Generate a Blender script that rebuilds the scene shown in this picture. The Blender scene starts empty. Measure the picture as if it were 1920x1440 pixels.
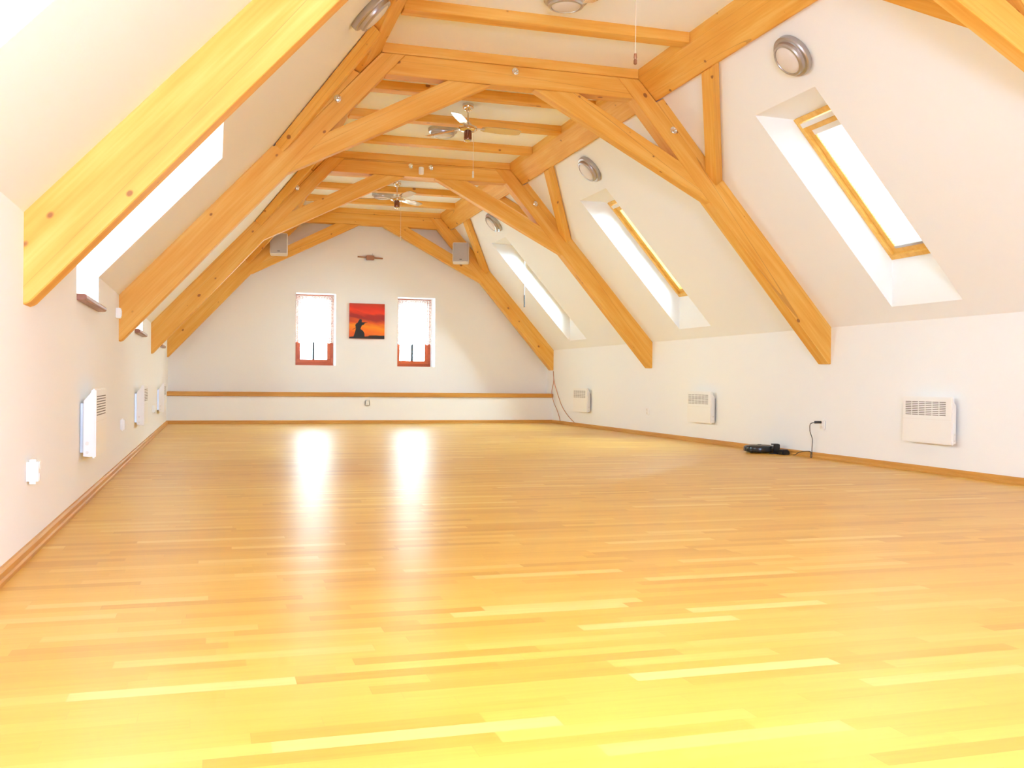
import bpy, bmesh, math, random
from mathutils import Vector, Matrix
random.seed(7)
S = bpy.context.scene
COL = S.collection

# ------------------------------------------------------------------ camera
FPX, YAW, PITCH, ROLL, CAMH = 1863.4, 0.2907, 0.003, 0.0098, 0.8
def rot_rows():
    cy, sy = math.cos(YAW), math.sin(YAW); cp, sp = math.cos(PITCH), math.sin(PITCH); cr, sr = math.cos(ROLL), math.sin(ROLL)
    A = Matrix(((cy, -sy, 0), (sy, cy, 0), (0, 0, 1)))
    B = Matrix(((1, 0, 0), (0, 0, -1), (0, 1, 0)))
    P = Matrix(((1, 0, 0), (0, cp, -sp), (0, sp, cp)))
    Z = Matrix(((cr, -sr, 0), (sr, cr, 0), (0, 0, 1)))
    return Z @ P @ B @ A
RM = rot_rows()
cam = bpy.data.cameras.new('camera')
cam.sensor_width = 36.0; cam.lens = FPX / 1920 * 36; cam.clip_start = 0.05; cam.clip_end = 200
cam_o = bpy.data.objects.new('camera', cam); COL.objects.link(cam_o)
right, down, fwd = RM[0], RM[1], RM[2]
M = Matrix(((right.x, -down.x, -fwd.x, 0), (right.y, -down.y, -fwd.y, 0), (right.z, -down.z, -fwd.z, CAMH), (0, 0, 0, 1)))
cam_o.matrix_world = M
S.camera = cam_o

# ------------------------------------------------------------------ world, exposure, daylight
SKY = 26.0
w = bpy.data.worlds.new('overcast_sky'); S.world = w; w.use_nodes = True
bg = w.node_tree.nodes['Background']; bg.inputs[0].default_value = (0.80, 1.09, 1.27, 1); bg.inputs[1].default_value = SKY
S.view_settings.view_transform = 'Standard'; S.view_settings.look = 'None'
S.view_settings.exposure = 0.12; S.view_settings.gamma = 1.0; S.view_settings.use_curve_mapping = False
S.cycles.max_bounces = 14; S.cycles.diffuse_bounces = 9; S.cycles.glossy_bounces = 5
S.cycles.transparent_max_bounces = 16; S.cycles.transmission_bounces = 6
S.cycles.caustics_reflective = False; S.cycles.caustics_refractive = False
S.cycles.sample_clamp_indirect = 14.0

def area(name, loc, target, sx, sy, power=None, color=(1, 1, 1)):
    l = bpy.data.lights.new(name, 'AREA'); l.shape = 'RECTANGLE'; l.size = sx; l.size_y = sy
    if power is None: l.cycles.is_portal = True
    else: l.energy = power; l.color = color
    o = bpy.data.objects.new(name, l); COL.objects.link(o); o.location = loc
    o.rotation_euler = (Vector(target) - Vector(loc)).to_track_quat('-Z', 'Y').to_euler()
    return o

# room measures
XL, XR, YB, YP, YF = -0.79, 6.25, 18.50, 18.13, -0.9      # side walls, gable wall, plinth wall, rear wall
ZKL, ZKR, ZC = 1.504, 1.400, 3.905
AL = math.atan2(ZC - ZKL, 1.42 - XL)                      # slope angles
AR = math.radians(48.74)
XCL, XCR = 1.42, XR - (ZC - ZKR) / math.tan(AR)
XM2 = 5.456                                               # x -> XM2 - x mirrors the roof
BAYS = (2.62, 7.05, 11.52, 15.98)                         # near edge of the openings, one per bay
SKY_Y = [(7.05, 7.98), (11.56, 12.47), (16.03, 16.90)]
DOR_Y = [(2.0, 3.10), (6.40, 7.55), (10.86, 12.02), (15.32, 16.48)]
DZ0, DZ1, DX1, DXW = 1.27, 2.41, 0.04, -1.20              # dormer sill, head, slope edge, glass plane
REAR = (0.0, 1.6, 1.0, 2.0)
# openings let the sky in: portals guide the sampling, the sky gives their light, and one rear lamp is added
for y0, y1 in SKY_Y:
    c = Vector((5.72, (y0 + y1) / 2, 2.72)); area('skylight_portal', c, c + Vector((-math.sin(AR), 0, -math.cos(AR))), 1.7, y1 - y0)
for y0, y1 in DOR_Y:
    area('dormer_portal', (DXW - .12, (y0 + y1) / 2, (DZ0 + DZ1) / 2), (5, (y0 + y1) / 2, (DZ0 + DZ1) / 2), y1 - y0, DZ1 - DZ0)
for x0, x1 in ((1.407, 2.134), (3.281, 4.0)):
    area('gable_portal', ((x0 + x1) / 2, YB + .6, 1.71), ((x0 + x1) / 2, 0, 1.71), .7, 1.3)
area('rear_fill', ((REAR[0] + REAR[1]) / 2, YF - .12, (REAR[2] + REAR[3]) / 2), ((REAR[0] + REAR[1]) / 2, 10, (REAR[2] + REAR[3]) / 2), REAR[1] - REAR[0], REAR[3] - REAR[2], 225, (.72, .99, 1.72))  # added lamp outside the rear window, brightens the near bay beyond the sky

# ------------------------------------------------------------------ materials
def mat(name, color=(.8, .8, .8), rough=.5, metal=0.0, **kw):
    m = bpy.data.materials.new(name); m.use_nodes = True
    b = m.node_tree.nodes['Principled BSDF']
    b.inputs['Base Color'].default_value = (*color, 1); b.inputs['Roughness'].default_value = rough; b.inputs['Metallic'].default_value = metal
    for k, v in kw.items(): b.inputs[k.replace('_', ' ')].default_value = v
    return m
class NT:
    def __init__(s, m): s.t = m.node_tree; s.b = s.t.nodes['Principled BSDF']
    def n(s, typ, **kw):
        x = s.t.nodes.new(typ)
        for k, v in kw.items(): setattr(x, k, v)
        return x
    def put(s, sock, v):
        if isinstance(v, bpy.types.NodeSocket): s.t.links.new(v, sock)
        else: sock.default_value = v
    def math(s, op, a, b=0.0, c=None):
        x = s.n('ShaderNodeMath', operation=op); s.put(x.inputs[0], a); s.put(x.inputs[1], b)
        if c is not None: s.put(x.inputs[2], c)
        return x.outputs[0]
    def comb(s, x, y, z):
        c = s.n('ShaderNodeCombineXYZ')
        for i, v in enumerate((x, y, z)): s.put(c.inputs[i], v)
        return c.outputs[0]
    def ramp(s, f, stops):
        r = s.n('ShaderNodeValToRGB'); e = r.color_ramp.elements
        while len(e) < len(stops): e.new(.5)
        for el, (p, c) in zip(e, stops): el.position = p; el.color = (*c, 1)
        s.put(r.inputs[0], f); return r.outputs[0]
    def mix(s, f, a, b, mode='MIX'):
        x = s.n('ShaderNodeMix', data_type='RGBA', blend_type=mode)
        s.put(x.inputs[0], f); s.put(x.inputs[6], a); s.put(x.inputs[7], b); return x.outputs[2]
    def noise(s, vec, scale, detail=3, rough=.5):
        x = s.n('ShaderNodeTexNoise'); s.put(x.inputs['Vector'], vec); x.inputs['Scale'].default_value = scale
        x.inputs['Detail'].default_value = detail; x.inputs['Roughness'].default_value = rough; return x.outputs[0]
    def bump(s, h, strength, dist=.01):
        x = s.n('ShaderNodeBump'); s.put(x.inputs['Height'], h); x.inputs['Strength'].default_value = strength; x.inputs['Distance'].default_value = dist
        s.t.links.new(x.outputs[0], s.b.inputs['Normal'])

def wood(name, light, base, dark, rough=.45, knots=True, kn=(.30, .105, .035)):
    m = mat(name, base, rough); t = NT(m)
    tc = t.n('ShaderNodeTexCoord'); oi = t.n('ShaderNodeObjectInfo')
    sp = t.n('ShaderNodeSeparateXYZ'); t.put(sp.inputs[0], tc.outputs['Object'])
    off = t.math('MULTIPLY', oi.outputs['Random'], 57.0)
    x = t.math('ADD', sp.outputs[0], off)
    v1 = t.comb(t.math('MULTIPLY', x, 1.1), t.math('MULTIPLY', sp.outputs[1], 13.0), t.math('MULTIPLY', sp.outputs[2], 13.0))
    v2 = t.comb(t.math('MULTIPLY', x, 2.5), t.math('MULTIPLY', sp.outputs[1], 60.0), t.math('MULTIPLY', sp.outputs[2], 60.0))
    g = t.math('ADD', t.math('MULTIPLY', t.noise(v1, 1.0, 3), .7), t.math('MULTIPLY', t.noise(v2, 1.0, 2), .3))
    col = t.ramp(g, [(.30, dark), (.5, base), (.70, light)])
    if knots:
        vo = t.n('ShaderNodeTexVoronoi'); vo.voronoi_dimensions = '3D'
        t.put(vo.inputs['Vector'], t.comb(t.math('MULTIPLY', x, 6.4), t.math('MULTIPLY', sp.outputs[1], 9.0), t.math('MULTIPLY', sp.outputs[2], 9.0))); vo.inputs['Scale'].default_value = 1.0
        sep = t.n('ShaderNodeSeparateColor'); t.put(sep.inputs[0], vo.outputs['Color'])
        rad = t.math('MULTIPLY', t.math('MAXIMUM', t.math('SUBTRACT', sep.outputs[0], .60), 0.0), .54)
        k = t.math('MULTIPLY', t.math('SUBTRACT', rad, vo.outputs['Distance']), 22.0); kc = t.n('ShaderNodeClamp'); t.put(kc.inputs[0], k)
        halo = t.math('MULTIPLY', t.math('SUBTRACT', t.math('MULTIPLY', rad, 2.6), vo.outputs['Distance']), 2.2); hc = t.n('ShaderNodeClamp'); t.put(hc.inputs[0], halo)
        col = t.mix(t.math('MULTIPLY', hc.outputs[0], .30), col, (*dark, 1))
        v3 = t.comb(t.math('MULTIPLY', x, .13), t.math('MULTIPLY', sp.outputs[1], 6.0), t.math('MULTIPLY', sp.outputs[2], 6.0))
        ck = t.math('LESS_THAN', t.math('ABSOLUTE', t.math('SUBTRACT', t.noise(v3, 1.0, 0), .5)), .0035)
        col = t.mix(t.math('MULTIPLY', ck, .38), col, (*kn, 1))
        col = t.mix(t.math('MULTIPLY', kc.outputs[0], .85), col, (*kn, 1))
    t.put(t.b.inputs['Base Color'], col); t.b.inputs['Specular IOR Level'].default_value = .3
    return m

BEAM = wood('glazed_pine', (.87, .54, .145), (.81, .425, .080), (.74, .335, .05), .55)
TRIMW = wood('oak_trim', (.68, .36, .085), (.60, .29, .06), (.50, .22, .04), .45, False)
SKYW = wood('skylight_pine', (.86, .55, .16), (.80, .47, .11), (.72, .38, .07), .4, False)
FRAMEW = wood('mahogany_stain', (.58, .12, .035), (.50, .09, .025), (.38, .06, .018), .3, False)
SILLW = wood('brown_sill', (.42, .20, .14), (.34, .15, .10), (.26, .11, .07), .35, False)

def plaster(name, c):
    m = mat(name, c, .9); t = NT(m); tc = t.n('ShaderNodeTexCoord')
    t.b.inputs['Specular IOR Level'].default_value = .15
    t.bump(t.noise(tc.outputs['Object'], 26, 4, .65), .10, .01); return m
WALL = plaster('white_plaster', (.89, .90, .905))
CEIL = plaster('white_ceiling_board', (.92, .945, .96))

FLOOR = mat('oak_parquet', (.7, .4, .1), .27)
t = NT(FLOOR); tc = t.n('ShaderNodeTexCoord'); sp = t.n('ShaderNodeSeparateXYZ'); t.put(sp.inputs[0], tc.outputs['Object'])
ry = t.math('DIVIDE', sp.outputs[1], .068); row = t.math('FLOOR', ry)
wn = t.n('ShaderNodeTexWhiteNoise', noise_dimensions='1D'); t.put(wn.inputs['W'], row)
ux = t.math('ADD', t.math('DIVIDE', sp.outputs[0], t.math('ADD', t.math('MULTIPLY', wn.outputs['Value'], .25), .50)), t.math('MULTIPLY', wn.outputs['Value'], 37.0))
colx = t.math('FLOOR', ux)
wn2 = t.n('ShaderNodeTexWhiteNoise', noise_dimensions='2D'); t.put(wn2.inputs['Vector'], t.comb(row, colx, 0.0))
rnd = wn2.outputs['Value']
base = t.ramp(rnd, [(0.0, (.63, .31, .040)), (.22, (.705, .38, .053)), (.8, (.74, .42, .066)), (.93, (.765, .46, .09)), (1.0, (.81, .54, .16))])
gv = t.comb(t.math('MULTIPLY', sp.outputs[0], 3.0), t.math('MULTIPLY', sp.outputs[1], 48.0), t.math('MULTIPLY', rnd, 40.0))
gr = t.noise(gv, 1.0, 4, .6)
base = t.mix(1.0, base, t.ramp(gr, [(.25, (.92, .89, .85)), (.6, (1, 1, 1))]), 'MULTIPLY')
fy = t.math('FRACT', ry); fx = t.math('FRACT', ux)
seam = t.math('MAXIMUM', t.math('LESS_THAN', fy, .022), t.math('LESS_THAN', fx, .004))
base = t.mix(t.math('MULTIPLY', seam, .14), base, (.38, .17, .04, 1))
vo = t.n('ShaderNodeTexVoronoi'); t.put(vo.inputs['Vector'], tc.outputs['Object']); vo.inputs['Scale'].default_value = 2.3
sc = t.n('ShaderNodeSeparateColor'); t.put(sc.inputs[0], vo.outputs['Color'])
kr = t.math('MULTIPLY', t.math('MAXIMUM', t.math('SUBTRACT', sc.outputs[0], .6), 0.0), .05)
base = t.mix(t.math('MULTIPLY', t.math('LESS_THAN', vo.outputs['Distance'], kr), .55), base, (.25, .09, .02, 1))
t.put(t.b.inputs['Base Color'], base)
t.put(t.b.inputs['Roughness'], t.math('ADD', t.math('MULTIPLY', t.noise(tc.outputs['Object'], 1.4, 3), .05), .315))
t.b.inputs['Specular IOR Level'].default_value = .38

WHITE = mat('white_enamel', (.88, .87, .85), .35)
WPLAST = mat('white_plastic', (.88, .88, .86), .3)
CREAM = mat('pale_plastic', (.80, .77, .72), .45)
SLOT = mat('dark_slot', (.16, .13, .11), .8)
STEEL = mat('galvanised_steel', (.55, .56, .57), .35, .9)
CHROME = mat('polished_chrome', (.78, .72, .66), .08, 1.0)
CHROME2 = mat('bright_steel', (.86, .88, .9), .12, 1.0)
SILVER = mat('satin_silver', (.52, .49, .48), .34, .85)
DIFF = mat('frosted_diffuser', (.74, .68, .62), .5)
BLADE = mat('lacquered_blade', (.72, .60, .42), .14, .65)
BLACK = mat('black_plastic', (.018, .018, .02), .22)
DGREY = mat('dark_grey_plastic', (.05, .05, .055), .4)
BUMPER = mat('smoky_bumper', (.16, .11, .08), .3)
GRILLE = mat('grey_speaker_grille', (.50, .46, .44), .6, .2)
SPK = mat('speaker_cabinet', (.80, .76, .72), .5)
COPPER = mat('copper_bronze', (.42, .22, .13), .35, .7)
RCABLE = mat('reddish_cable', (.55, .24, .14), .5)
CORD = mat('black_cable', (.03, .028, .026), .5)
PULL = mat('pale_cord', (.82, .74, .6), .6)
RODM = mat('grey_rod', (.42, .42, .44), .4, .5)
CHROMEDK = mat('chrome_dark_reflection', (.25, .10, .06), .08, .6)  # chrome fan cup, its dark brown reflections put into the base colour
t = NT(GRILLE); tc = t.n('ShaderNodeTexCoord'); t.bump(t.noise(tc.outputs['Object'], 220, 2), .25, .003)

def glass():
    m = bpy.data.materials.new('window_glass'); m.use_nodes = True; nt = m.node_tree; nt.nodes.clear()
    o = nt.nodes.new('ShaderNodeOutputMaterial'); a = nt.nodes.new('ShaderNodeBsdfTransparent'); g = nt.nodes.new('ShaderNodeBsdfGlossy')
    g.inputs['Roughness'].default_value = .02; a.inputs[0].default_value = (.96, .98, .97, 1)
    fr = nt.nodes.new('ShaderNodeFresnel'); fr.inputs[0].default_value = 1.25; x = nt.nodes.new('ShaderNodeMixShader')
    nt.links.new(fr.outputs[0], x.inputs[0]); nt.links.new(a.outputs[0], x.inputs[1]); nt.links.new(g.outputs[0], x.inputs[2]); nt.links.new(x.outputs[0], o.inputs[0])
    return m
GLASS = glass()
def sheer(name, color, open_, lace, tl_mix=.55):
    m = bpy.data.materials.new(name); m.use_nodes = True; nt = m.node_tree; nt.nodes.clear()
    o = nt.nodes.new('ShaderNodeOutputMaterial'); d = nt.nodes.new('ShaderNodeBsdfDiffuse'); tl = nt.nodes.new('ShaderNodeBsdfTranslucent'); tr = nt.nodes.new('ShaderNodeBsdfTransparent')
    d.inputs[0].default_value = (*color, 1); tl.inputs[0].default_value = (*color, 1)
    x = nt.nodes.new('ShaderNodeMixShader'); x.inputs[0].default_value = tl_mix; y = nt.nodes.new('ShaderNodeMixShader')
    nt.links.new(d.outputs[0], x.inputs[1]); nt.links.new(tl.outputs[0], x.inputs[2])
    nt.links.new(x.outputs[0], y.inputs[1]); nt.links.new(tr.outputs[0], y.inputs[2]); nt.links.new(y.outputs[0], o.inputs[0])
    y.inputs[0].default_value = open_
    if lace:
        tc = nt.nodes.new('ShaderNodeTexCoord'); v = nt.nodes.new('ShaderNodeTexVoronoi'); v.inputs['Scale'].default_value = 38
        nt.links.new(tc.outputs['Object'], v.inputs['Vector'])
        r = nt.nodes.new('ShaderNodeMapRange'); r.inputs[1].default_value = .15; r.inputs[2].default_value = .6; r.inputs[3].default_value = open_ + .25; r.inputs[4].default_value = open_ - .2
        nt.links.new(v.outputs['Distance'], r.inputs[0]); nt.links.new(r.outputs[0], y.inputs[0])
    return m
LACE = sheer('white_lace', (.93, .88, .82), .45, True)
BLIND = sheer('white_pleated_fabric', (.95, .95, .95), .0, False, .11)

# ------------------------------------------------------------------ helpers
def link(name, bm, m, parent=None, smooth=False, loc=None):
    bmesh.ops.recalc_face_normals(bm, faces=bm.faces[:])
    me = bpy.data.meshes.new(name); bm.to_mesh(me); bm.free()
    for mm in (m if isinstance(m, (list, tuple)) else (m,)): me.materials.append(mm)
    if smooth:
        for p in me.polygons: p.use_smooth = True
        me.set_sharp_from_angle(angle=math.radians(38))
    o = bpy.data.objects.new(name, me); COL.objects.link(o)
    if parent: o.parent = parent
    if loc is not None: o.location = loc
    return o
def tag(o, label, cat, group=None):
    o['label'] = label; o['category'] = cat
    if group: o['group'] = group
    return o
def struct(o, label=None):
    o['kind'] = 'structure'
    if label: o['label'] = label
    return o
def empty(name, loc, rot=None):
    o = bpy.data.objects.new(name, None); COL.objects.link(o); o.location = loc; o.empty_display_size = .1
    if rot is not None: o.rotation_euler = rot
    return o
def add_box(bm, lo, hi, bev=0.0, mi=0):
    vs = [bm.verts.new((x, y, z)) for x in (lo[0], hi[0]) for y in (lo[1], hi[1]) for z in (lo[2], hi[2])]
    fs = [bm.faces.new([vs[i] for i in q]) for q in ((0, 1, 3, 2), (4, 6, 7, 5), (0, 4, 5, 1), (2, 3, 7, 6), (0, 2, 6, 4), (1, 5, 7, 3))]
    for f in fs: f.material_index = mi
    if bev > 0: bmesh.ops.bevel(bm, geom=list({e for f in fs for e in f.edges}), offset=bev, segments=2, affect='EDGES', clamp_overlap=True)
def box(name, lo, hi, m, parent=None, bev=0.0):
    bm = bmesh.new(); add_box(bm, lo, hi, bev); return link(name, bm, m, parent)
def add_lathe(bm, prof, seg=32, mtx=None):
    rings = []
    for r, z in prof:
        if r < 1e-6: rings.append([bm.verts.new((0, 0, z))])
        else: rings.append([bm.verts.new((r * math.cos(2 * math.pi * i / seg), r * math.sin(2 * math.pi * i / seg), z)) for i in range(seg)])
    for a, b in zip(rings, rings[1:]):
        for i in range(seg):
            j = (i + 1) % seg
            q = [a[i % len(a)], a[j % len(a)], b[j % len(b)], b[i % len(b)]]; q = list(dict.fromkeys(q))
            if len(q) > 2: bm.faces.new(q)
    for e in (rings[0], rings[-1]):
        if len(e) > 2: bm.faces.new(e)
    if mtx is not None: bmesh.ops.transform(bm, matrix=mtx, verts=[v for r in rings for v in r])
def lathe(name, prof, m, parent=None, seg=32, mtx=None):
    bm = bmesh.new(); add_lathe(bm, prof, seg, mtx); return link(name, bm, m, parent, True)
def add_tube(bm, pts, r, seg=8):
    pts = [Vector(p) for p in pts]; rings = []; up = None
    for i, p in enumerate(pts):
        d = (pts[min(i + 1, len(pts) - 1)] - pts[max(i - 1, 0)]).normalized()
        if up is None: up = Vector((0, 0, 1)) if abs(d.z) < .9 else Vector((1, 0, 0))
        a = (up - d * up.dot(d)).normalized(); up = a; b = d.cross(a)
        rings.append([bm.verts.new(p + (a * math.cos(2 * math.pi * k / seg) + b * math.sin(2 * math.pi * k / seg)) * r) for k in range(seg)])
    for A, B in zip(rings, rings[1:]):
        for k in range(seg): bm.faces.new((A[k], A[(k + 1) % seg], B[(k + 1) % seg], B[k]))
    bm.faces.new(rings[0][::-1]); bm.faces.new(rings[-1])
def tube(name, pts, r, m, parent=None, seg=8):
    bm = bmesh.new(); add_tube(bm, pts, r, seg); return link(name, bm, m, parent, True)
def curve_pts(ctrl, n=8):
    P = [Vector(p) for p in ctrl]; out = []
    for i in range(len(P) - 1):
        a, b, c, d = P[max(i - 1, 0)], P[i], P[i + 1], P[min(i + 2, len(P) - 1)]
        for k in range(n):
            s = k / n; out.append(.5 * ((2 * b) + (c - a) * s + (2 * a - 5 * b + 4 * c - d) * s * s + (3 * b - a - 3 * c + d) * s ** 3))
    out.append(P[-1]); return out
def prism(name, poly, ext, longdir, m, parent=None, bev=.006):
    """solid timber: poly of world points swept by ext; the object's own x axis runs along the grain"""
    P = [Vector(p) for p in poly]; ext = Vector(ext); o = sum(P, Vector()) / len(P) + ext / 2
    X = Vector(longdir).normalized(); h = Vector((0, 1, 0)) if abs(X.y) < .9 else Vector((0, 0, 1))
    Z = X.cross(h).normalized(); Y = Z.cross(X)
    R = Matrix((X, Y, Z)).transposed()
    bm = bmesh.new(); Ri = R.transposed()
    a = [bm.verts.new(Ri @ (p - o)) for p in P]; b = [bm.verts.new(Ri @ (p + ext - o)) for p in P]
    bm.faces.new(a); bm.faces.new(b[::-1])
    for i in range(len(P)): bm.faces.new((a[i], b[i], b[(i + 1) % len(P)], a[(i + 1) % len(P)]))
    if bev: bmesh.ops.bevel(bm, geom=bm.edges[:], offset=bev, segments=1, affect='EDGES', clamp_overlap=True)
    ob = link(name, bm, m, parent)
    loc = o - (parent.location if parent else Vector())
    ob.location = loc; ob.rotation_euler = R.to_euler()
    return ob
def grid_panel(bm, f, u0, u1, v0, v1, holes):
    us = sorted({u0, u1, *[h[0] for h in holes], *[h[1] for h in holes]}); vs = sorted({v0, v1, *[h[2] for h in holes], *[h[3] for h in holes]})
    V = {}
    def vert(u, v):
        if (u, v) not in V: V[(u, v)] = bm.verts.new(f(u, v))
        return V[(u, v)]
    for a, b in zip(us, us[1:]):
        for c, d in zip(vs, vs[1:]):
            if any(h[0] <= a and b <= h[1] and h[2] <= c and d <= h[3] for h in holes): continue
            bm.faces.new((vert(a, c), vert(b, c), vert(b, d), vert(a, d)))
def quad(bm, *p): bm.faces.new([bm.verts.new(q) for q in p])
def dup(root, loc, label=None, group=None):
    r = root.copy(); COL.objects.link(r); r.location = loc
    if label: r['label'] = label
    if group: r['group'] = group
    for ch in list(root.children):
        c = ch.copy(); COL.objects.link(c); c.parent = r
        for g in ch.children:
            d = g.copy(); COL.objects.link(d); d.parent = c
    return r

# ------------------------------------------------------------------ room shell
PR = lambda y, tt, d=0: Vector((XR - tt * math.cos(AR) + d * math.sin(AR), y, ZKR + tt * math.sin(AR) + d * math.cos(AR)))
PL = lambda y, tt: Vector((XL + tt * math.cos(AL), y, ZKL + tt * math.sin(AL)))
bm = bmesh.new(); quad(bm, (XL, YF, 0), (XR, YF, 0), (XR, YP + .02, 0), (XL, YP + .02, 0)); struct(link('floor', bm, FLOOR), 'glossy oak strip parquet floor')
bm = bmesh.new(); quad(bm, (XCL, YF, ZC), (XCR, YF, ZC), (XCR, YB, ZC), (XCL, YB, ZC)); struct(link('ceiling', bm, CEIL), 'flat white ceiling between the purlins')
# skylight side: wall and slope with deep reveals
bm = bmesh.new(); grid_panel(bm, lambda u, v: (XR, u, v), YF, YB, 0, ZKR, []); struct(link('wall_right', bm, WALL), 'white knee wall under the skylights')
TLO, THI, TF0, TF1, DF = .182, 2.42, .517, 2.153, .297
bm = bmesh.new(); LR = (ZC - ZKR) / math.sin(AR)
ALLSKY = SKY_Y
grid_panel(bm, lambda u, v: PR(u, v), YF, YB, 0, LR, [(a, b, TLO, THI) for a, b in ALLSKY])
for a, b in ALLSKY:
    for y in (a, b): quad(bm, PR(y, TLO), PR(y, THI), PR(y, TF1, DF), PR(y, TF0, DF))
    quad(bm, PR(a, TLO), PR(b, TLO), PR(b, TF0, DF), PR(a, TF0, DF)); quad(bm, PR(a, THI), PR(b, THI), PR(b, TF1, DF), PR(a, TF1, DF))
struct(link('ceiling_right', bm, WALL), 'white sloping ceiling pierced by skylights')
# dormer side
bm = bmesh.new(); grid_panel(bm, lambda u, v: (XL, u, v), YF, YB, 0, ZKL, [(a, b, DZ0, ZKL) for a, b in DOR_Y])
for a, b in DOR_Y: quad(bm, (XL, a, DZ0), (XL, b, DZ0), (DXW, b, DZ0), (DXW, a, DZ0))
struct(link('wall_left', bm, WALL), 'white knee wall under the dormer windows')
TD = (DX1 - XL) / math.cos(AL); LL = (ZC - ZKL) / math.sin(AL); zt = PL(0, TD).z
bm = bmesh.new(); grid_panel(bm, lambda u, v: PL(u, v), YF, YB, 0, LL, [(a, b, 0, TD) for a, b in DOR_Y])
for a, b in DOR_Y:
    quad(bm, (DX1, a, zt), (DX1, b, zt), (DXW, b, zt), (DXW, a, zt))
    for y in (a, b): quad(bm, (DXW, y, DZ0), (XL, y, DZ0), (XL, y, ZKL), (DX1, y, zt), (DXW, y, zt))
struct(link('ceiling_left', bm, WALL), 'white sloping ceiling cut by dormer openings')
# gable wall with two deep window openings
W1, W2 = (1.407, 2.134, 1.053, 2.375), (3.281, 4.0, 1.053, 2.355)
bm = bmesh.new()
GW = YB + .46
grid_panel(bm, lambda u, v: (u, YB, v), XL - .02, XR + .02, 0, ZC + .02, [W1, W2])
for x0, x1, z0, z1 in (W1, W2):
    for x in (x0, x1): quad(bm, (x, YB, z0), (x, YB, z1), (x, GW + .06, z1), (x, GW + .06, z0))
    for z in (z0, z1): quad(bm, (x0, YB, z), (x1, YB, z), (x1, GW + .06, z), (x0, GW + .06, z))
struct(link('wall_back', bm, WALL), 'white gable wall with two small windows')
struct(box('wall_plinth', (XL - .01, YP, -.01), (XR + .01, YB + .01, .485), WALL), 'low white plinth wall below the wooden ledge')
# rear wall behind the camera, with a wide window
bm = bmesh.new(); grid_panel(bm, lambda u, v: (u, YF, v), XL - .02, XR + .02, 0, ZC + .02, [REAR]); struct(link('wall_front', bm, WALL), 'white wall behind the viewer')
# baseboards
def baseboard(name, p0, p1, inward, label):
    p0, p1, n = Vector(p0), Vector(p1), Vector(inward)
    prof = [(0, 0), (.026, 0), (.026, .016), (.019, .024), (.019, .048), (.012, .06), (0, .06)]
    return struct(prism(name, [p0 + n * a + Vector((0, 0, z)) for a, z in prof], p1 - p0, p1 - p0, TRIMW, None, 0), label)
baseboard('baseboard_left', (XL, YF, 0), (XL, YP, 0), (1, 0, 0), 'wooden baseboard under the dormer side wall')
baseboard('baseboard_right', (XR, YF, 0), (XR, YP, 0), (-1, 0, 0), 'wooden baseboard under the skylight side wall')
baseboard('baseboard_back', (XL, YP, 0), (XR, YP, 0), (0, -1, 0), 'wooden baseboard along the plinth wall')
struct(prism('trim_1', [(XL, YP - .03, .487), (XL, YB, .487), (XL, YB, .562), (XL, YP - .03, .562)], (XR - XL, 0, 0), (1, 0, 0), TRIMW, None, .006), 'long wooden ledge board across the gable wall')

# ------------------------------------------------------------------ windows
def bars(bm, f, u0, u1, v0, v1, wd, d0, d1):
    """four mitre-free bars of a frame; f(u, v, d) -> point"""
    for a, b, c, d in ((u0, u1, v0, v0 + wd), (u0, u1, v1 - wd, v1), (u0, u0 + wd, v0 + wd, v1 - wd), (u1 - wd, u1, v0 + wd, v1 - wd)):
        vs = [bm.verts.new(f(x, y, z)) for x in (a, b) for y in (c, d) for z in (d0, d1)]
        fs = [bm.faces.new([vs[i] for i in q]) for q in ((0, 1, 3, 2), (4, 6, 7, 5), (0, 4, 5, 1), (2, 3, 7, 6), (0, 2, 6, 4), (1, 5, 7, 3))]
        bmesh.ops.bevel(bm, geom=list({e for g in fs for e in g.edges}), offset=.004, segments=1, affect='EDGES')
def slab(bm, f, u0, u1, v0, v1, d0, d1):
    vs = [bm.verts.new(f(x, y, z)) for x in (u0, u1) for y in (v0, v1) for z in (d0, d1)]
    for q in ((0, 1, 3, 2), (4, 6, 7, 5), (0, 4, 5, 1), (2, 3, 7, 6), (0, 2, 6, 4), (1, 5, 7, 3)): bm.faces.new([vs[i] for i in q])
def win(n, label): return struct(empty('window_%d' % n, (0, 0, 0)), label)
for n, (x0, x1, z0, z1), lab in ((1, W1, 'small gable window beside the dormer side'), (2, W2, 'small gable window beside the skylight side')):
    e = win(n, lab); f = lambda u, v, d: (u, GW - .05 + d, v)
    bm = bmesh.new(); bars(bm, f, x0, x1, z0, z1, .055, 0, .10); link('window_frame', bm, FRAMEW, e)
    bm = bmesh.new(); bars(bm, f, x0 + .05, x1 - .05, z0 + .05, z1 - .05, .066, -.018, .06); link('sash', bm, FRAMEW, e)
    bm = bmesh.new(); xc = (x0 + x1) / 2
    slab(bm, f, xc - .02, xc + .02, z0 + .1, z1 - .1, .0, .04)
    for k in (1, 2): zz = z0 + .1 + (z1 - z0 - .2) * k / 3; slab(bm, f, x0 + .1, x1 - .1, zz - .013, zz + .013, .0, .035)
    link('glazing_bar', bm, DGREY, e)
    bm = bmesh.new(); slab(bm, f, x0 + .1, x1 - .1, z0 + .1, z1 - .1, .018, .024); link('pane', bm, GLASS, e)
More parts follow.
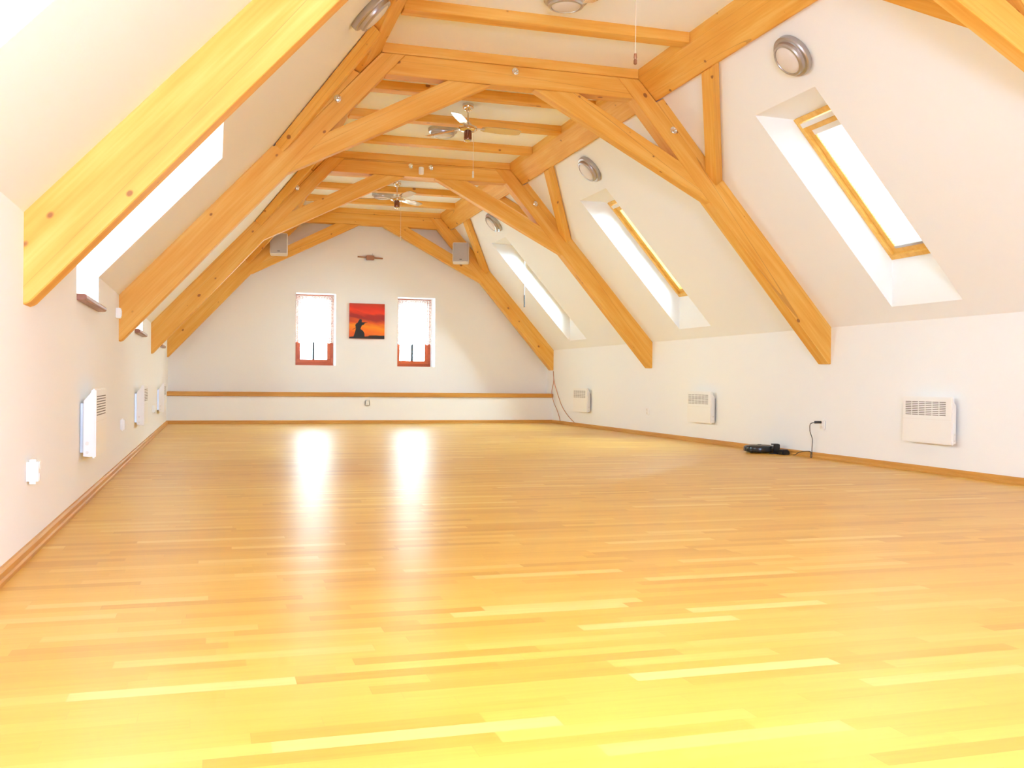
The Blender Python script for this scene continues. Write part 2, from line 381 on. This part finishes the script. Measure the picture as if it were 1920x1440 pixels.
for i, (a, b) in enumerate(ALLSKY):
    e = win(3 + i, ['pine skylight with white pleated blind', 'pine skylight in the middle of the slope', 'pine skylight nearest the gable wall'][i])
    f = lambda u, v, d: PR(u, v, DF + d)
    bm = bmesh.new(); bars(bm, f, a, b, TF0, TF1, .05, -.012, .12); link('window_frame', bm, SKYW, e)
    bm = bmesh.new(); bars(bm, f, a + .045, b - .045, TF0 + .045, TF1 - .11, .062, .02, .095); s = link('sash', bm, SKYW, e)
    bm = bmesh.new(); slab(bm, f, a + .06, b - .06, TF1 - .105, TF1 - .06, -.02, .05); link('handle_bar', bm, CREAM, e)
    bm = bmesh.new(); slab(bm, f, a + .1, b - .1, TF0 + .1, TF1 - .16, .06, .066); link('pane', bm, GLASS, e)
for i, (a, b) in enumerate(DOR_Y):
    e = win(6 + i, ['dormer window at the near end of the room', 'dormer window behind the nearest truss', 'dormer window behind the second truss', 'dormer window nearest the gable wall'][i])
    f = lambda u, v, d: (DXW + d, u, v)
    bm = bmesh.new(); bars(bm, f, a, b, DZ0, zt, .06, -.08, .02); link('window_frame', bm, SKYW, e)
    bm = bmesh.new(); slab(bm, f, (a + b) / 2 - .03, (a + b) / 2 + .03, DZ0 + .06, zt - .06, -.05, .01); link('mullion', bm, SKYW, e)
    bm = bmesh.new(); slab(bm, f, a + .05, b - .05, DZ0 + .05, zt - .05, -.04, -.034); link('pane', bm, GLASS, e)
    prism('window_sill', [(XL - .3, a + .004, DZ0 - .012), (XL + .045, a + .004, DZ0 - .012), (XL + .055, a + .004, DZ0 - .002), (XL + .055, a + .004, DZ0 + .016), (XL + .045, a + .004, DZ0 + .026), (XL - .3, a + .004, DZ0 + .026)], (0, b - a - .008, 0), (0, 1, 0), SILLW, e, .003)
e = win(10, 'wide window behind the viewer'); f = lambda u, v, d: (u, YF + d, v)
bm = bmesh.new(); bars(bm, f, *REAR, .07, -.08, .03); link('window_frame', bm, SKYW, e)
bm = bmesh.new(); slab(bm, f, (REAR[0] + REAR[1]) / 2 - .03, (REAR[0] + REAR[1]) / 2 + .03, REAR[2] + .07, REAR[3] - .07, -.07, .02); link('mullion', bm, SKYW, e)

# pleated blind in the nearest whole skylight
a, b = SKY_Y[0]; e = tag(empty('pleated_blind', PR((a + b) / 2, TF1 - .16, DF)), 'white pleated blind drawn down inside the wood framed skylight', 'blind')
o0 = e.location; f = lambda u, v, d: PR(u, v, DF + d) - o0
bm = bmesh.new(); n = 40; t0, t1 = TF0 + .125, TF1 - .215; prev = None
for k in range(2 * n + 1):
    tt = t0 + (t1 - t0) * k / (2 * n); d = .030 + (.014 if k % 2 else 0)
    cur = (bm.verts.new(f(a + .112, tt, d)), bm.verts.new(f(b - .112, tt, d)))
    if prev: bm.faces.new((prev[0], prev[1], cur[1], cur[0]))
    prev = cur
link('pleated_fabric', bm, BLIND, e)
bm = bmesh.new(); slab(bm, f, a + .108, b - .108, t1, t1 + .05, .014, .055); link('head_rail', bm, CREAM, e)
bm = bmesh.new(); slab(bm, f, a + .108, b - .108, t0 - .024, t0, .018, .05); link('bottom_rail', bm, SILVER, e)

# lace curtains in the gable windows
def curtain(x0, x1, ztop, zbot, label):
    e = tag(empty('lace_curtain', ((x0 + x1) / 2, GW - .16, ztop)), label, 'curtain', 'lace curtains in the gable windows'); o = e.location
    bm = bmesh.new(); nx, nz = 96, 22; g = []
    for i in range(nx + 1):
        u = i / nx; x = x0 + .01 + (x1 - x0 - .02) * u; colv = []
        bot = zbot + .022 * abs(math.sin(u * math.pi * 9))
        for j in range(nz + 1):
            v = j / nz; z = ztop - .03 + (bot - ztop + .03) * v
            y = .016 * math.sin(u * math.pi * 30 + .8 * math.sin(u * 9)) * (1 - .35 * v) + .006 * math.sin(u * 71)
            colv.append(bm.verts.new((x - o.x, y, z - o.z)))
        g.append(colv)
    for i in range(nx):
        for j in range(nz): bm.faces.new((g[i][j], g[i + 1][j], g[i + 1][j + 1], g[i][j + 1]))
    link('lace_panel', bm, LACE, e, True)
    tube('curtain_rod', [(x0 - o.x + .004, 0, -.03), (x1 - o.x - .004, 0, -.03)], .007, CREAM, e)
curtain(W1[0], W1[1], W1[3], 1.462, 'white lace curtain in the gable window next to the left of the sunset picture')
curtain(W2[0], W2[1], W2[3], 1.468, 'white lace curtain in the gable window to the right of the sunset picture')

# ------------------------------------------------------------------ roof timbers
mx = lambda pts: [(XM2 - x, z) for x, z in pts]
TY = (4.687, 9.118, 13.605, 18.115)
TLAB = ['nearest pine roof truss with the largest, palest rafter, cut off by the top edge',
        'pine roof truss with a single steel hook at the middle of its tie beam',
        'pine roof truss whose tie beam carries a white sensor between two hooks',
        'farthest pine roof truss standing against the gable wall behind the speakers']
def XZ(pts, y): return [Vector((x, y, z)) for x, z in pts]
for i, y in enumerate(TY):
    e = tag(empty('roof_truss', (2.728, y + .09, 1.0)), TLAB[i], 'roof truss', 'pine roof trusses')
    rr = [(6.262, 1.012), (6.215, 1.012), (3.962, 3.617), (3.790, 3.812), (4.012, 3.812), (4.200, 3.602), (4.875, 2.826), (4.958, 2.875), (6.262, 1.405)]
    zl = 1.15 if i == 3 else 1.105
    rl = [(-.80, zl), (-.766, zl + .012), (1.495, 3.625), (1.668, 3.812), (1.444, 3.812), (1.256, 3.602), (.575, 2.842), (.475, 2.882), (-.80, 1.508)]
    th = .175
    prism('rafter', XZ(rr, y), (0, th, 0), (-1, 0, 1.13), BEAM, e)
    prism('rafter', XZ(rl, y), (0, th, 0), (1, 0, 1.10), BEAM, e)
    pr = [(4.955, 2.862), (4.872, 2.836), (4.206, 3.602), (4.285, 3.646)]
    prism('rafter_pad', XZ(pr, y + .004), (0, th - .01, 0), (-1, 0, 1.13), BEAM, e, .003)
    prism('rafter_pad', XZ([(.483, 2.868), (.578, 2.852), (1.250, 3.602), (1.171, 3.636)], y + .004), (0, th - .01, 0), (1, 0, 1.10), BEAM, e, .003)
    prism('collar_beam', XZ([(1.490, 3.619), (3.963, 3.615), (3.791, 3.8125), (1.667, 3.8125)], y + .002), (0, .165, 0), (1, 0, 0), BEAM, e)
    dz = -.07 if i == 0 else 0
    br = [(3.378, 3.618), (4.475, 3.026 + dz), (4.62, 2.94 + dz), (4.91, 2.62 + dz), (4.835, 2.622 + dz), (2.925, 3.614 + dz * .5)]
    prism('brace', XZ(br, y + .006), (0, .13, 0), (-1, 0, .55), BEAM, e)
    bl = [(2.074, 3.619), (.968, 3.040), (.85, 2.95), (.56, 2.64), (.628, 2.654), (2.50, 3.612)]
    prism('brace', XZ(bl, y + .006), (0, .13, 0), (1, 0, .55), BEAM, e)
    # struts in the plane of the slope, from the rafter to the purlin, on both faces of the truss
    for side in (0, 1):
        P = (lambda yy, tt, d: PR(yy, tt, d)) if side == 0 else (lambda yy, tt, d: Vector((XL, yy, ZKL)) + Vector((math.cos(AL), 0, math.sin(AL))) * tt + Vector((-math.sin(AL), 0, math.cos(AL))) * d)
        tt0, tt1 = (1.96, 3.01) if side == 0 else (1.89, 2.905)
        for face in ((-1, 1) if i < 3 else (-1,)):
            q = [(-1.188, tt1), (-.985, tt1), (-.002, tt0 + .19), (-.002, tt0)]
            yc = y if face < 0 else y + th
            pts = [P(yc - face * (dy) if face > 0 else yc + dy, tt, -.006) for dy, tt in q]
            ext = P(0, 0, -.098) - P(0, 0, 0)
            prism('strut', pts, ext, pts[0] - pts[3], BEAM, e)
for side, lab in ((0, 'long pine purlin running over the trusses on the skylight side'), (1, 'long pine purlin running over the trusses on the dormer side')):
    p = [(4.203, 3.612), (4.016, 3.815), (4.002, 3.912), (4.07, 3.912), (4.285, 3.660)]
    if side: p = [(XM2 - x, z - (.008 if k == 4 else 0)) for k, (x, z) in enumerate(p)]
    tag(prism('purlin', XZ(p, YF + .02), (0, YB - YF - .03, 0), (0, 1, 0), BEAM), lab, 'purlin', 'roof purlins')
JO = [(8.00, 'slim pine ceiling joist nearest the viewer, crossing in front of the one hook truss'), (TY[1] - .006, 'pine joist lying on the tie beam that has one hook'),
      (10.27, 'slim pine joist close behind the tie beam that has one hook'), (11.41, 'slim pine joist between the larger whole ceiling fan and its round ceiling lamp'),
      (12.55, 'slim pine joist between the larger round ceiling lamp and the white sensor truss'), (TY[2] - .006, 'pine joist lying on the tie beam with the white sensor'),
      (14.73, 'slim pine joist close behind the tie beam with the white sensor'), (15.85, 'slim pine joist between the farthest ceiling fan and its round lamp'),
      (16.98, 'slim pine joist between the farthest round ceiling lamp and the gable truss'), (TY[3] - .006, 'pine joist lying on the tie beam against the gable wall')]
for y, lab in JO:
    x0, x1 = 1.448, 4.008
    tag(prism('ceiling_joist', [(x0, y, 3.814), (x1, y, 3.814), (x1, y, 3.91), (x0, y, 3.91)], (0, .15, 0), (1, 0, 0), BEAM, None, .005), lab, 'joist', 'ceiling joists')

# ------------------------------------------------------------------ hooks and sensor on the trusses
def hook(loc, label):
    e = tag(empty('eye_hook', loc), label, 'hook', 'steel hooks on the trusses')
    rx = Matrix.Rotation(math.pi / 2, 4, 'X')
    lathe('mount_plate', [(0, 0), (.032, 0), (.032, .006), (.012, .012), (.010, .03), (0, .03)], CHROME2, e, 20, rx)
    tube('hook_ring', [(.020 * math.cos(a), -.036 + .006 * math.sin(a * .5), -.018 + .024 * math.sin(a)) for a in [math.pi * .5 + 2 * math.pi * k / 18 for k in range(19)]], .006, CHROME2, e)
    return e
hook((2.729, TY[1], 3.765), 'steel hook at the middle of the nearer whole tie beam')
hook((1.048, TY[1], 3.352), 'steel hook on the dormer side rafter of the nearer whole truss')
hook((4.391, TY[1], 3.338), 'steel hook on the skylight side rafter of the nearer whole truss')
hook((2.574, TY[2], 3.765), 'steel hook to the left of the white sensor on the tie beam')
hook((2.860, TY[2], 3.763), 'steel hook to the right of the white sensor on the tie beam')
hook((1.035, TY[2], 3.365), 'steel hook on the dormer side rafter of the white sensor truss')
hook((4.394, TY[2], 3.354), 'steel hook on the skylight side rafter of the white sensor truss')
e = tag(empty('wall_sensor', (2.717, TY[2], 3.70)), 'small white cylindrical sensor on the tie beam between two hooks', 'sensor')
lathe('housing', [(0, -.05), (.030, -.05), (.036, -.042), (.036, .042), (.030, .05), (0, .05)], WPLAST, e, 24, Matrix.Translation((0, -.034, 0)))
box('mount_bracket', (-.022, -.006, -.03), (.022, .0, .03), CREAM, e)

# ------------------------------------------------------------------ lamps
def round_lamp(loc, normal, label):
    e = tag(empty('round_lamp', loc, Vector(normal).to_track_quat('Z', 'Y').to_euler()), label, 'lamp', 'round silver lamps')
    lathe('lamp_rim', [(0, 0), (.176, 0), (.180, .008), (.180, .040), (.172, .050), (.150, .052), (.146, .060), (.146, .078), (.136, .090), (.122, .092), (.118, .084)], SILVER, e, 48)
    lathe('diffuser', [(.119, .084), (.112, .090), (.08, .100), (.04, .105), (0, .106)], DIFF, e, 48)
    return e
nR = (-math.sin(AR), 0, -math.cos(AR)); nL = (math.sin(AL), 0, -math.cos(AL))
for y, lab in ((7.03, 'round silver lamp on the slope above the skylight with the blind'), (11.55, 'round silver lamp on the slope above the middle skylight'), (15.97, 'round silver lamp on the slope above the skylight nearest the gable')):
    round_lamp(PR(y, 2.73), nR, lab)
round_lamp(PL(7.24, 2.715), nL, 'round silver lamp on the dormer side slope, cut by the top edge')
for (x, y), lab in (((2.685, 7.56), 'round silver ceiling lamp behind a fan blade at the top edge'), ((2.668, 12.0), 'round silver ceiling lamp behind the larger whole fan'), ((2.652, 16.47), 'round silver ceiling lamp behind the farthest fan')):
    round_lamp((x, y, ZC), (0, 0, -1), lab)

# ------------------------------------------------------------------ ceiling fans
def blade_bm():
    bm = bmesh.new(); out = []
    for k in range(13):
        u = k / 12; r = .16 + .47 * u; wd = (.050 + .018 * math.sin(u * math.pi * .9)) * (1 if u < .93 else .78) * (.75 if k == 0 else 1)
        out.append((r, wd))
    tw = math.radians(-13); rows = []
    for r, wd in out: rows.append([bm.verts.new((r, s * wd * math.cos(tw), s * wd * math.sin(tw) + z)) for s in (-1, 1) for z in (0, .007)])
    for A, B in zip(rows, rows[1:]):
        for q in ((0, 1), (1, 3), (3, 2), (2, 0)): bm.faces.new((A[q[0]], A[q[1]], B[q[1]], B[q[0]]))
    bm.faces.new((rows[0][0], rows[0][1], rows[0][3], rows[0][2])); bm.faces.new((rows[-1][0], rows[-1][1], rows[-1][3], rows[-1][2]))
    return bm
def fan(loc, ang, cord, label):
    e = tag(empty('ceiling_fan', loc), label, 'ceiling fan', 'ceiling fans')
    lathe('canopy', [(0, 0), (.062, 0), (.064, -.012), (.062, -.045), (.045, -.068), (.022, -.080), (.018, -.092), (0, -.092)], CHROME, e)
    tube('downrod', [(0, 0, -.085), (0, 0, -.225)], .011, CHROME, e, 14)
    lathe('motor_housing', [(0, -.205), (.020, -.205), (.030, -.222), (.060, -.240), (.098, -.256), (.106, -.272), (.102, -.292), (.080, -.308), (.044, -.314), (0, -.314)], CHROME, e, 40)
    lathe('light_cup', [(0, -.312), (.038, -.312), (.044, -.322), (.044, -.392), (.038, -.408), (.02, -.414), (0, -.414)], CHROMEDK, e, 28)
    lathe('cup_cap', [(0, -.405), (.039, -.405), (.042, -.412), (.030, -.424), (0, -.430)], CHROME, e, 28)
    for k in range(3):
        b = link('blade', blade_bm(), BLADE, e); b.location = (0, 0, -.268); b.rotation_euler = (0, 0, ang + k * 2 * math.pi / 3)
        bm = bmesh.new(); add_box(bm, (.085, -.022, -.004), (.20, .022, .004), .003); link('blade_arm', bm, CHROME, b)
    c = tube('pull_cord', [(cord[0], cord[1], -.33), (cord[0], cord[1], -.33 - cord[2])], .0022, PULL, e, 6)
    lathe('pull_knob', [(0, 0), (.010, -.004), (.012, -.03), (.008, -.042), (.012, -.05), (.012, -.075), (0, -.082)], cord[3], c, 12, Matrix.Translation((cord[0], cord[1], -.33 - cord[2])))
fan((2.71, 6.36, ZC), math.radians(95), (.07, .02, .49, COPPER), 'ceiling fan mostly above the top edge, one blade and its pull cord showing')
fan((2.70, 10.85, ZC), math.radians(4), (.06, -.02, .42, PULL), 'whole ceiling fan between the one hook truss and the sensor truss')
fan((2.71, 15.44, ZC), math.radians(43), (.06, -.02, .52, PULL), 'small looking ceiling fan farthest away, behind the sensor truss')

# ------------------------------------------------------------------ gable wall things
# sunset picture
PX0, PX1, PZ0, PZ1 = 2.376, 3.030, 1.559, 2.212
SUN = mat('sunset_print', (.8, .2, .03), .45); t = NT(SUN); tc = t.n('ShaderNodeTexCoord'); sp = t.n('ShaderNodeSeparateXYZ'); t.put(sp.inputs[0], tc.outputs['Object'])
H = PZ1 - PZ0
vv = t.math('DIVIDE', sp.outputs[2], H)
nz = t.noise(t.comb(t.math('MULTIPLY', sp.outputs[0], 2.2), 0.0, t.math('ADD', t.math('MULTIPLY', sp.outputs[2], 9.0), t.math('MULTIPLY', sp.outputs[0], 2.5))), 1.0, 3)
vs_ = t.math('ADD', t.math('ADD', vv, t.math('MULTIPLY', sp.outputs[0], .12)), t.math('MULTIPLY', t.math('SUBTRACT', nz, .5), .34))
t.put(t.b.inputs['Base Color'], t.ramp(vs_, [(.05, (.80, .10, .004)), (.22, (.95, .20, .002)), (.36, (.95, .30, .002)), (.46, (.80, .10, .006)), (.56, (.36, .02, .010)), (.66, (.42, .018, .006)), (.74, (.85, .045, .003)), (.88, (.72, .025, .002)), (1.0, (.50, .04, .004))]))
SIL = mat('silhouette_ink', (.012, .010, .012), .5)
e = tag(empty('picture', ((PX0 + PX1) / 2, YB, PZ0)), 'square canvas picture of a dark figure before a red and orange sunset', 'picture')
hw = (PX1 - PX0) / 2
box('canvas', (-hw, -.035, 0), (hw, -.001, H), SUN, e, .003)
fig = [(.115, .05), (.14, .12), (.165, .20), (.185, .29), (.175, .335), (.165, .385), (.195, .425), (.235, .455), (.262, .510), (.285, .545), (.315, .555), (.345, .54), (.355, .505), (.345, .470), (.375, .465), (.435, .468), (.505, .466), (.515, .458), (.455, .448), (.425, .425), (.405, .395), (.355, .375), (.325, .310), (.315, .270), (.365, .240), (.405, .195), (.430, .140), (.432, .05)]
gnd = [(0, 0), (0, .045), (.09, .055), (.30, .07), (.45, .06), (.53, .07), (.57, .095), (.75, .10), (.87, .095), (1, .098), (1, 0)]
bm = bmesh.new()
for pts, dd in ((fig, .0010), (gnd, .0016), ([(.085, .245), (.10, .262), (.19, .315), (.195, .30)], .0013)):
    a = [bm.verts.new((-hw + u * 2 * hw * .998, -.0355, v * H)) for u, v in pts]; b = [bm.verts.new((x.co.x, -.0355 - dd, x.co.z)) for x in a]
    bm.faces.new(a); bm.faces.new(b[::-1])
    for k in range(len(a)): bm.faces.new((a[k], b[k], b[(k + 1) % len(a)], a[(k + 1) % len(a)]))
s_ = link('silhouette', bm, SIL, e); s_['label'] = 'black figure and ground line on the sunset'
# brass wall light above the picture
e = tag(empty('wall_light', (2.749, YB, 3.062)), 'small copper wall light with a thin bar high on the gable wall', 'wall light')
box('lamp_body', (-.075, -.06, -.04), (.075, 0, .045), COPPER, e, .008)
tube('lamp_bar', [(-.234, -.045, .012), (.234, -.045, -.004)], .014, COPPER, e, 12)
tube('wall_pin', [(.045, -.01, .04), (.045, -.012, .085)], .004, STEEL, e)
# loudspeakers on the farthest truss
def speaker(loc, rot, label):
    e = tag(empty('loudspeaker', loc, rot), label, 'loudspeaker', 'loudspeakers on the gable truss')
    box('cabinet', (-.150, -.09, -.185), (.150, .10, .185), SPK, e, .012)
    box('speaker_grille', (-.138, -.098, -.172), (.138, -.088, .172), GRILLE, e, .006)
    b = box('badge', (-.022, -.1005, -.148), (.022, -.097, -.136), DGREY, e, .001)
    bm = bmesh.new(); add_tube(bm, [(0, .09, 0), (0, .17, .02)], .016, 10); add_box(bm, (-.03, .165, -.04), (.03, .185, .08)); link('mount_bracket', bm, DGREY, e)
speaker((1.062, 17.93, 3.16), (math.radians(-8), 0, math.radians(-6)), 'pale loudspeaker on the dormer side rafter of the gable truss')
speaker((4.352, 17.93, 3.155), (math.radians(-10), 0, math.radians(-16)), 'pale loudspeaker on the skylight side rafter of the gable truss')

# ------------------------------------------------------------------ convector heaters
def heater(side, y0, wd, z0, ht, label):
    """built facing +x from the wall plane; side = +1 stands on the x- wall, -1 on the x+ wall"""
    x = XL if side > 0 else XR
    e = tag(empty('convector_heater', (x, y0 + wd / 2, z0)), label, 'heater', 'white convector heaters')
    s = side; h = wd / 2
    def bx(nm, a0, a1, y_0, y_1, z_0, z_1, m, bev=.003, par=e): return box(nm, (min(s * a0, s * a1), y_0, z_0), (max(s * a0, s * a1), y_1, z_1), m, par, bev)
    INS = .008 if side > 0 else .035
    prof = [(.024, .012), (.068, .006), (.068, ht - .01), (.064, ht - .025), (.024, ht - .075)]
    bm = bmesh.new(); a = [bm.verts.new((s * p, -h + INS, z)) for p, z in prof]; b = [bm.verts.new((s * p, h - INS, z)) for p, z in prof]
    bm.faces.new(a); bm.faces.new(b[::-1])
    for k in range(len(a)): bm.faces.new((a[k], b[k], b[(k + 1) % len(a)], a[(k + 1) % len(a)]))
    link('heater_body', bm, WHITE, e)
    p = bx('front_panel', .068, .096, -h, h, 0, ht, WHITE, .008)
    bm = bmesh.new(); cols, rows = 6, 8; y_a, y_b = -h + .075, h - .035
    if s > 0: y_a, y_b = -h + .035, h - .075
    cw = (y_b - y_a) / cols
    for c in range(cols):
        for r in range(rows):
            zz = ht - .045 - r * .0165
            add_box(bm, (min(s * .092, s * .0968), y_a + c * cw + .006, zz - .006), (max(s * .092, s * .0968), y_a + (c + 1) * cw - .006, zz))
    g = link('grille', bm, SLOT, p)
    bx('panel_groove', .094, .0964, -h + .004, h - .004, ht - .205, ht - .2025, CREAM, 0, p)
    br = bx('wall_bracket', .0, .026, -h + .06, -h + .085, .03, ht - .09, STEEL, .001); bx('wall_bracket', .0, .026, h - .085, h - .06, .03, ht - .09, STEEL, .001)
    yk = -h + INS - .007
    lathe('control_knob', [(0, 0), (.011, 0), (.011, .012), (0, .013)], CREAM, e, 14, Matrix.Translation((s * .046, yk + .008, .09)) @ Matrix.Rotation(math.pi / 2, 4, 'X'))
    lathe('control_knob', [(0, 0), (.008, 0), (.008, .010), (0, .011)], CREAM, e, 14, Matrix.Translation((s * .046, yk + .008, .035)) @ Matrix.Rotation(math.pi / 2, 4, 'X'))
heater(1, 6.56, .62, .302, .425, 'white convector heater under the nearest dormer sill')
heater(1, 10.90, .62, .302, .420, 'white convector heater under the middle dormer sill')
heater(1, 15.12, .64, .302, .415, 'white convector heater by the gable corner on the dormer side wall')
heater(-1, 7.19, .65, .276, .420, 'white convector heater largest on the skylight side wall')
heater(-1, 11.58, .68, .272, .415, 'white convector heater in the middle of the skylight side wall')
heater(-1, 16.05, .70, .268, .418, 'white convector heater near the two hanging cables')

# ------------------------------------------------------------------ sockets and switch
def socket(loc, nrm, label, depth=.03):
    ang = {(1, 0): math.pi / 2, (-1, 0): -math.pi / 2, (0, -1): 0}[nrm]
    e = tag(empty('wall_socket', loc, (0, 0, ang)), label, 'socket', 'white double wall sockets')
    box('socket_plate', (-.041, -depth, -.054), (.041, 0, .054), WPLAST, e, .011)
    for s in (-1, 1):
        r = lathe('socket_recess', [(0, 0), (.018, 0), (.0195, .003), (.018, .005), (0, .001)], CREAM, e, 20, Matrix.Translation((0, -depth + .001, s * .026)) @ Matrix.Rotation(math.pi / 2, 4, 'X'))
    return e
socket((XL, 4.83, .379), (1, 0), 'white double socket nearest the viewer on the dormer side wall', .048)
socket((XL, 9.36, .382), (1, 0), 'white double socket between the first two heaters of the dormer side wall', .035)
socket((XL, 13.95, .382), (1, 0), 'white double socket farther along, behind the second heater of the dormer side', .035)
socket((XR, 9.235, .364), (-1, 0), 'white double socket with the black plug and cord in it', .03)
socket((XR, 13.715, .364), (-1, 0), 'white double socket between two heaters of the skylight side wall', .03)
socket((2.672, YP, .374), (0, -1), 'white double socket on the plinth wall below the ledge', .02)
e = tag(empty('light_switch', (XL, 8.86, 1.332)), 'white switch box on the wall beside the second rafter foot', 'switch')
box('switch_box', (0, -.04, -.043), (.04, .04, .043), WPLAST, e, .006); box('switch_rocker', (.038, -.024, -.026), (.045, .024, .026), CREAM, e, .003)

# ------------------------------------------------------------------ robot vacuum, dock and its cord
e = tag(empty('robot_vacuum', (6.035, 10.175, 0)), 'black round robot vacuum cleaner docked against the baseboard', 'robot vacuum')
lathe('vacuum_body', [(0, .012), (.155, .012), (.168, .022), (.170, .030), (.170, .070), (.164, .080), (.150, .086), (0, .088)], BLACK, e, 56)
bm = bmesh.new(); arc = [math.radians(a) for a in range(-18, 169, 6)]; rows = []
for a in arc: rows.append([bm.verts.new((r * math.cos(a), r * math.sin(a), z)) for r, z in ((.171, .020), (.182, .024), (.182, .070), (.171, .076))])
for A, B in zip(rows, rows[1:]):
    for k in range(4): bm.faces.new((A[k], A[(k + 1) % 4], B[(k + 1) % 4], B[k]))
bm.faces.new(rows[0]); bm.faces.new(rows[-1][::-1]); bb = link('bumper', bm, BUMPER, e, True); bb['label'] = 'smoky brown bumper'
lathe('top_cover', [(0, .088), (.118, .0875), (.122, .090), (.118, .0925), (0, .0935)], BUMPER, e, 48)
lathe('top_button', [(0, .093), (.024, .093), (.022, .098), (0, .099)], DGREY, e, 20)
for s in (-1, 1):
    lathe('wheel', [(0, -.012), (.024, -.012), (.024, .012), (0, .012)], DGREY, e, 18, Matrix.Translation((s * .10, 0, .024)) @ Matrix.Rotation(math.pi / 2, 4, 'Y'))
e = tag(empty('charging_dock', (6.13, 9.975, 0)), 'black charging dock with a slim upright post between the robot vacuum and its adaptor', 'dock')
box('dock_tower', (-.030, -.012, 0), (.046, .014, .112), BLACK, e, .006)
box('dock_hood', (-.026, .008, .098), (.040, .075, .114), DGREY, e, .005)
box('dock_plate', (-.075, -.016, 0), (.070, .03, .010), DGREY, e, .003)
e = tag(empty('power_adaptor', (6.150, 9.865, 0)), 'low black adaptor box beside the charging dock', 'adaptor')
box('adaptor_case', (-.045, -.070, 0), (.048, .085, .050), BLACK, e, .010)
box('adaptor_lid', (-.036, -.055, .047), (.036, .03, .060), DGREY, e, .005)
e = tag(empty('black_lead', (XR, 9.25, 0)), 'thin black power cord hanging from the socket to the floor by the adaptor', 'power cord'); o = e.location
pts = curve_pts([(6.165, 9.262, .391), (6.13, 9.30, .37), (6.19, 9.40, .30), (6.205, 9.41, .265), (6.205, 9.375, .20), (6.208, 9.385, .10), (6.21, 9.39, .012), (6.20, 9.40, .006), (6.205, 9.40, .06), (6.20, 9.47, .065), (6.19, 9.60, .045), (6.18, 9.66, .015), (6.17, 9.69, .01)])
tube('cord', [p - o for p in pts], .0042, CORD, e)
tube('plug', [Vector((6.222, 9.236, .391)) - o, Vector((6.19, 9.243, .391)) - o, Vector((6.155, 9.266, .390)) - o], .0135, BLACK, e, 12)

# cables in the corner and the skylight pull rod
tag(tube('speaker_cable', curve_pts([(6.238, 18.09, 1.00), (6.236, 18.03, .80), (6.235, 17.85, .60), (6.235, 17.55, .33), (6.236, 17.2, .16), (6.222, 16.85, .062)]), .006, RCABLE), 'thin reddish cable curving farther out from the corner to the baseboard', 'cable', 'reddish cables in the corner')
tag(tube('speaker_cable', curve_pts([(6.243, 18.10, 1.00), (6.243, 18.08, .80), (6.21, 18.08, .60), (6.21, 17.98, .42), (6.236, 17.8, .22), (6.222, 17.62, .062)]), .006, RCABLE), 'thin reddish cable dropping steeply in the corner past the ledge end', 'cable', 'reddish cables in the corner')
e = tag(empty('pull_rod', (5.12, 16.42, 2.08)), 'thin grey pull rod hanging from the skylight nearest the gable', 'pull rod')
tube('rod', [(0, 0, .2), (0, 0, 1.13)], .006, RODM, e); tube('rod_grip', [(0, 0, 0), (0, 0, .21)], .012, DGREY, e, 10)
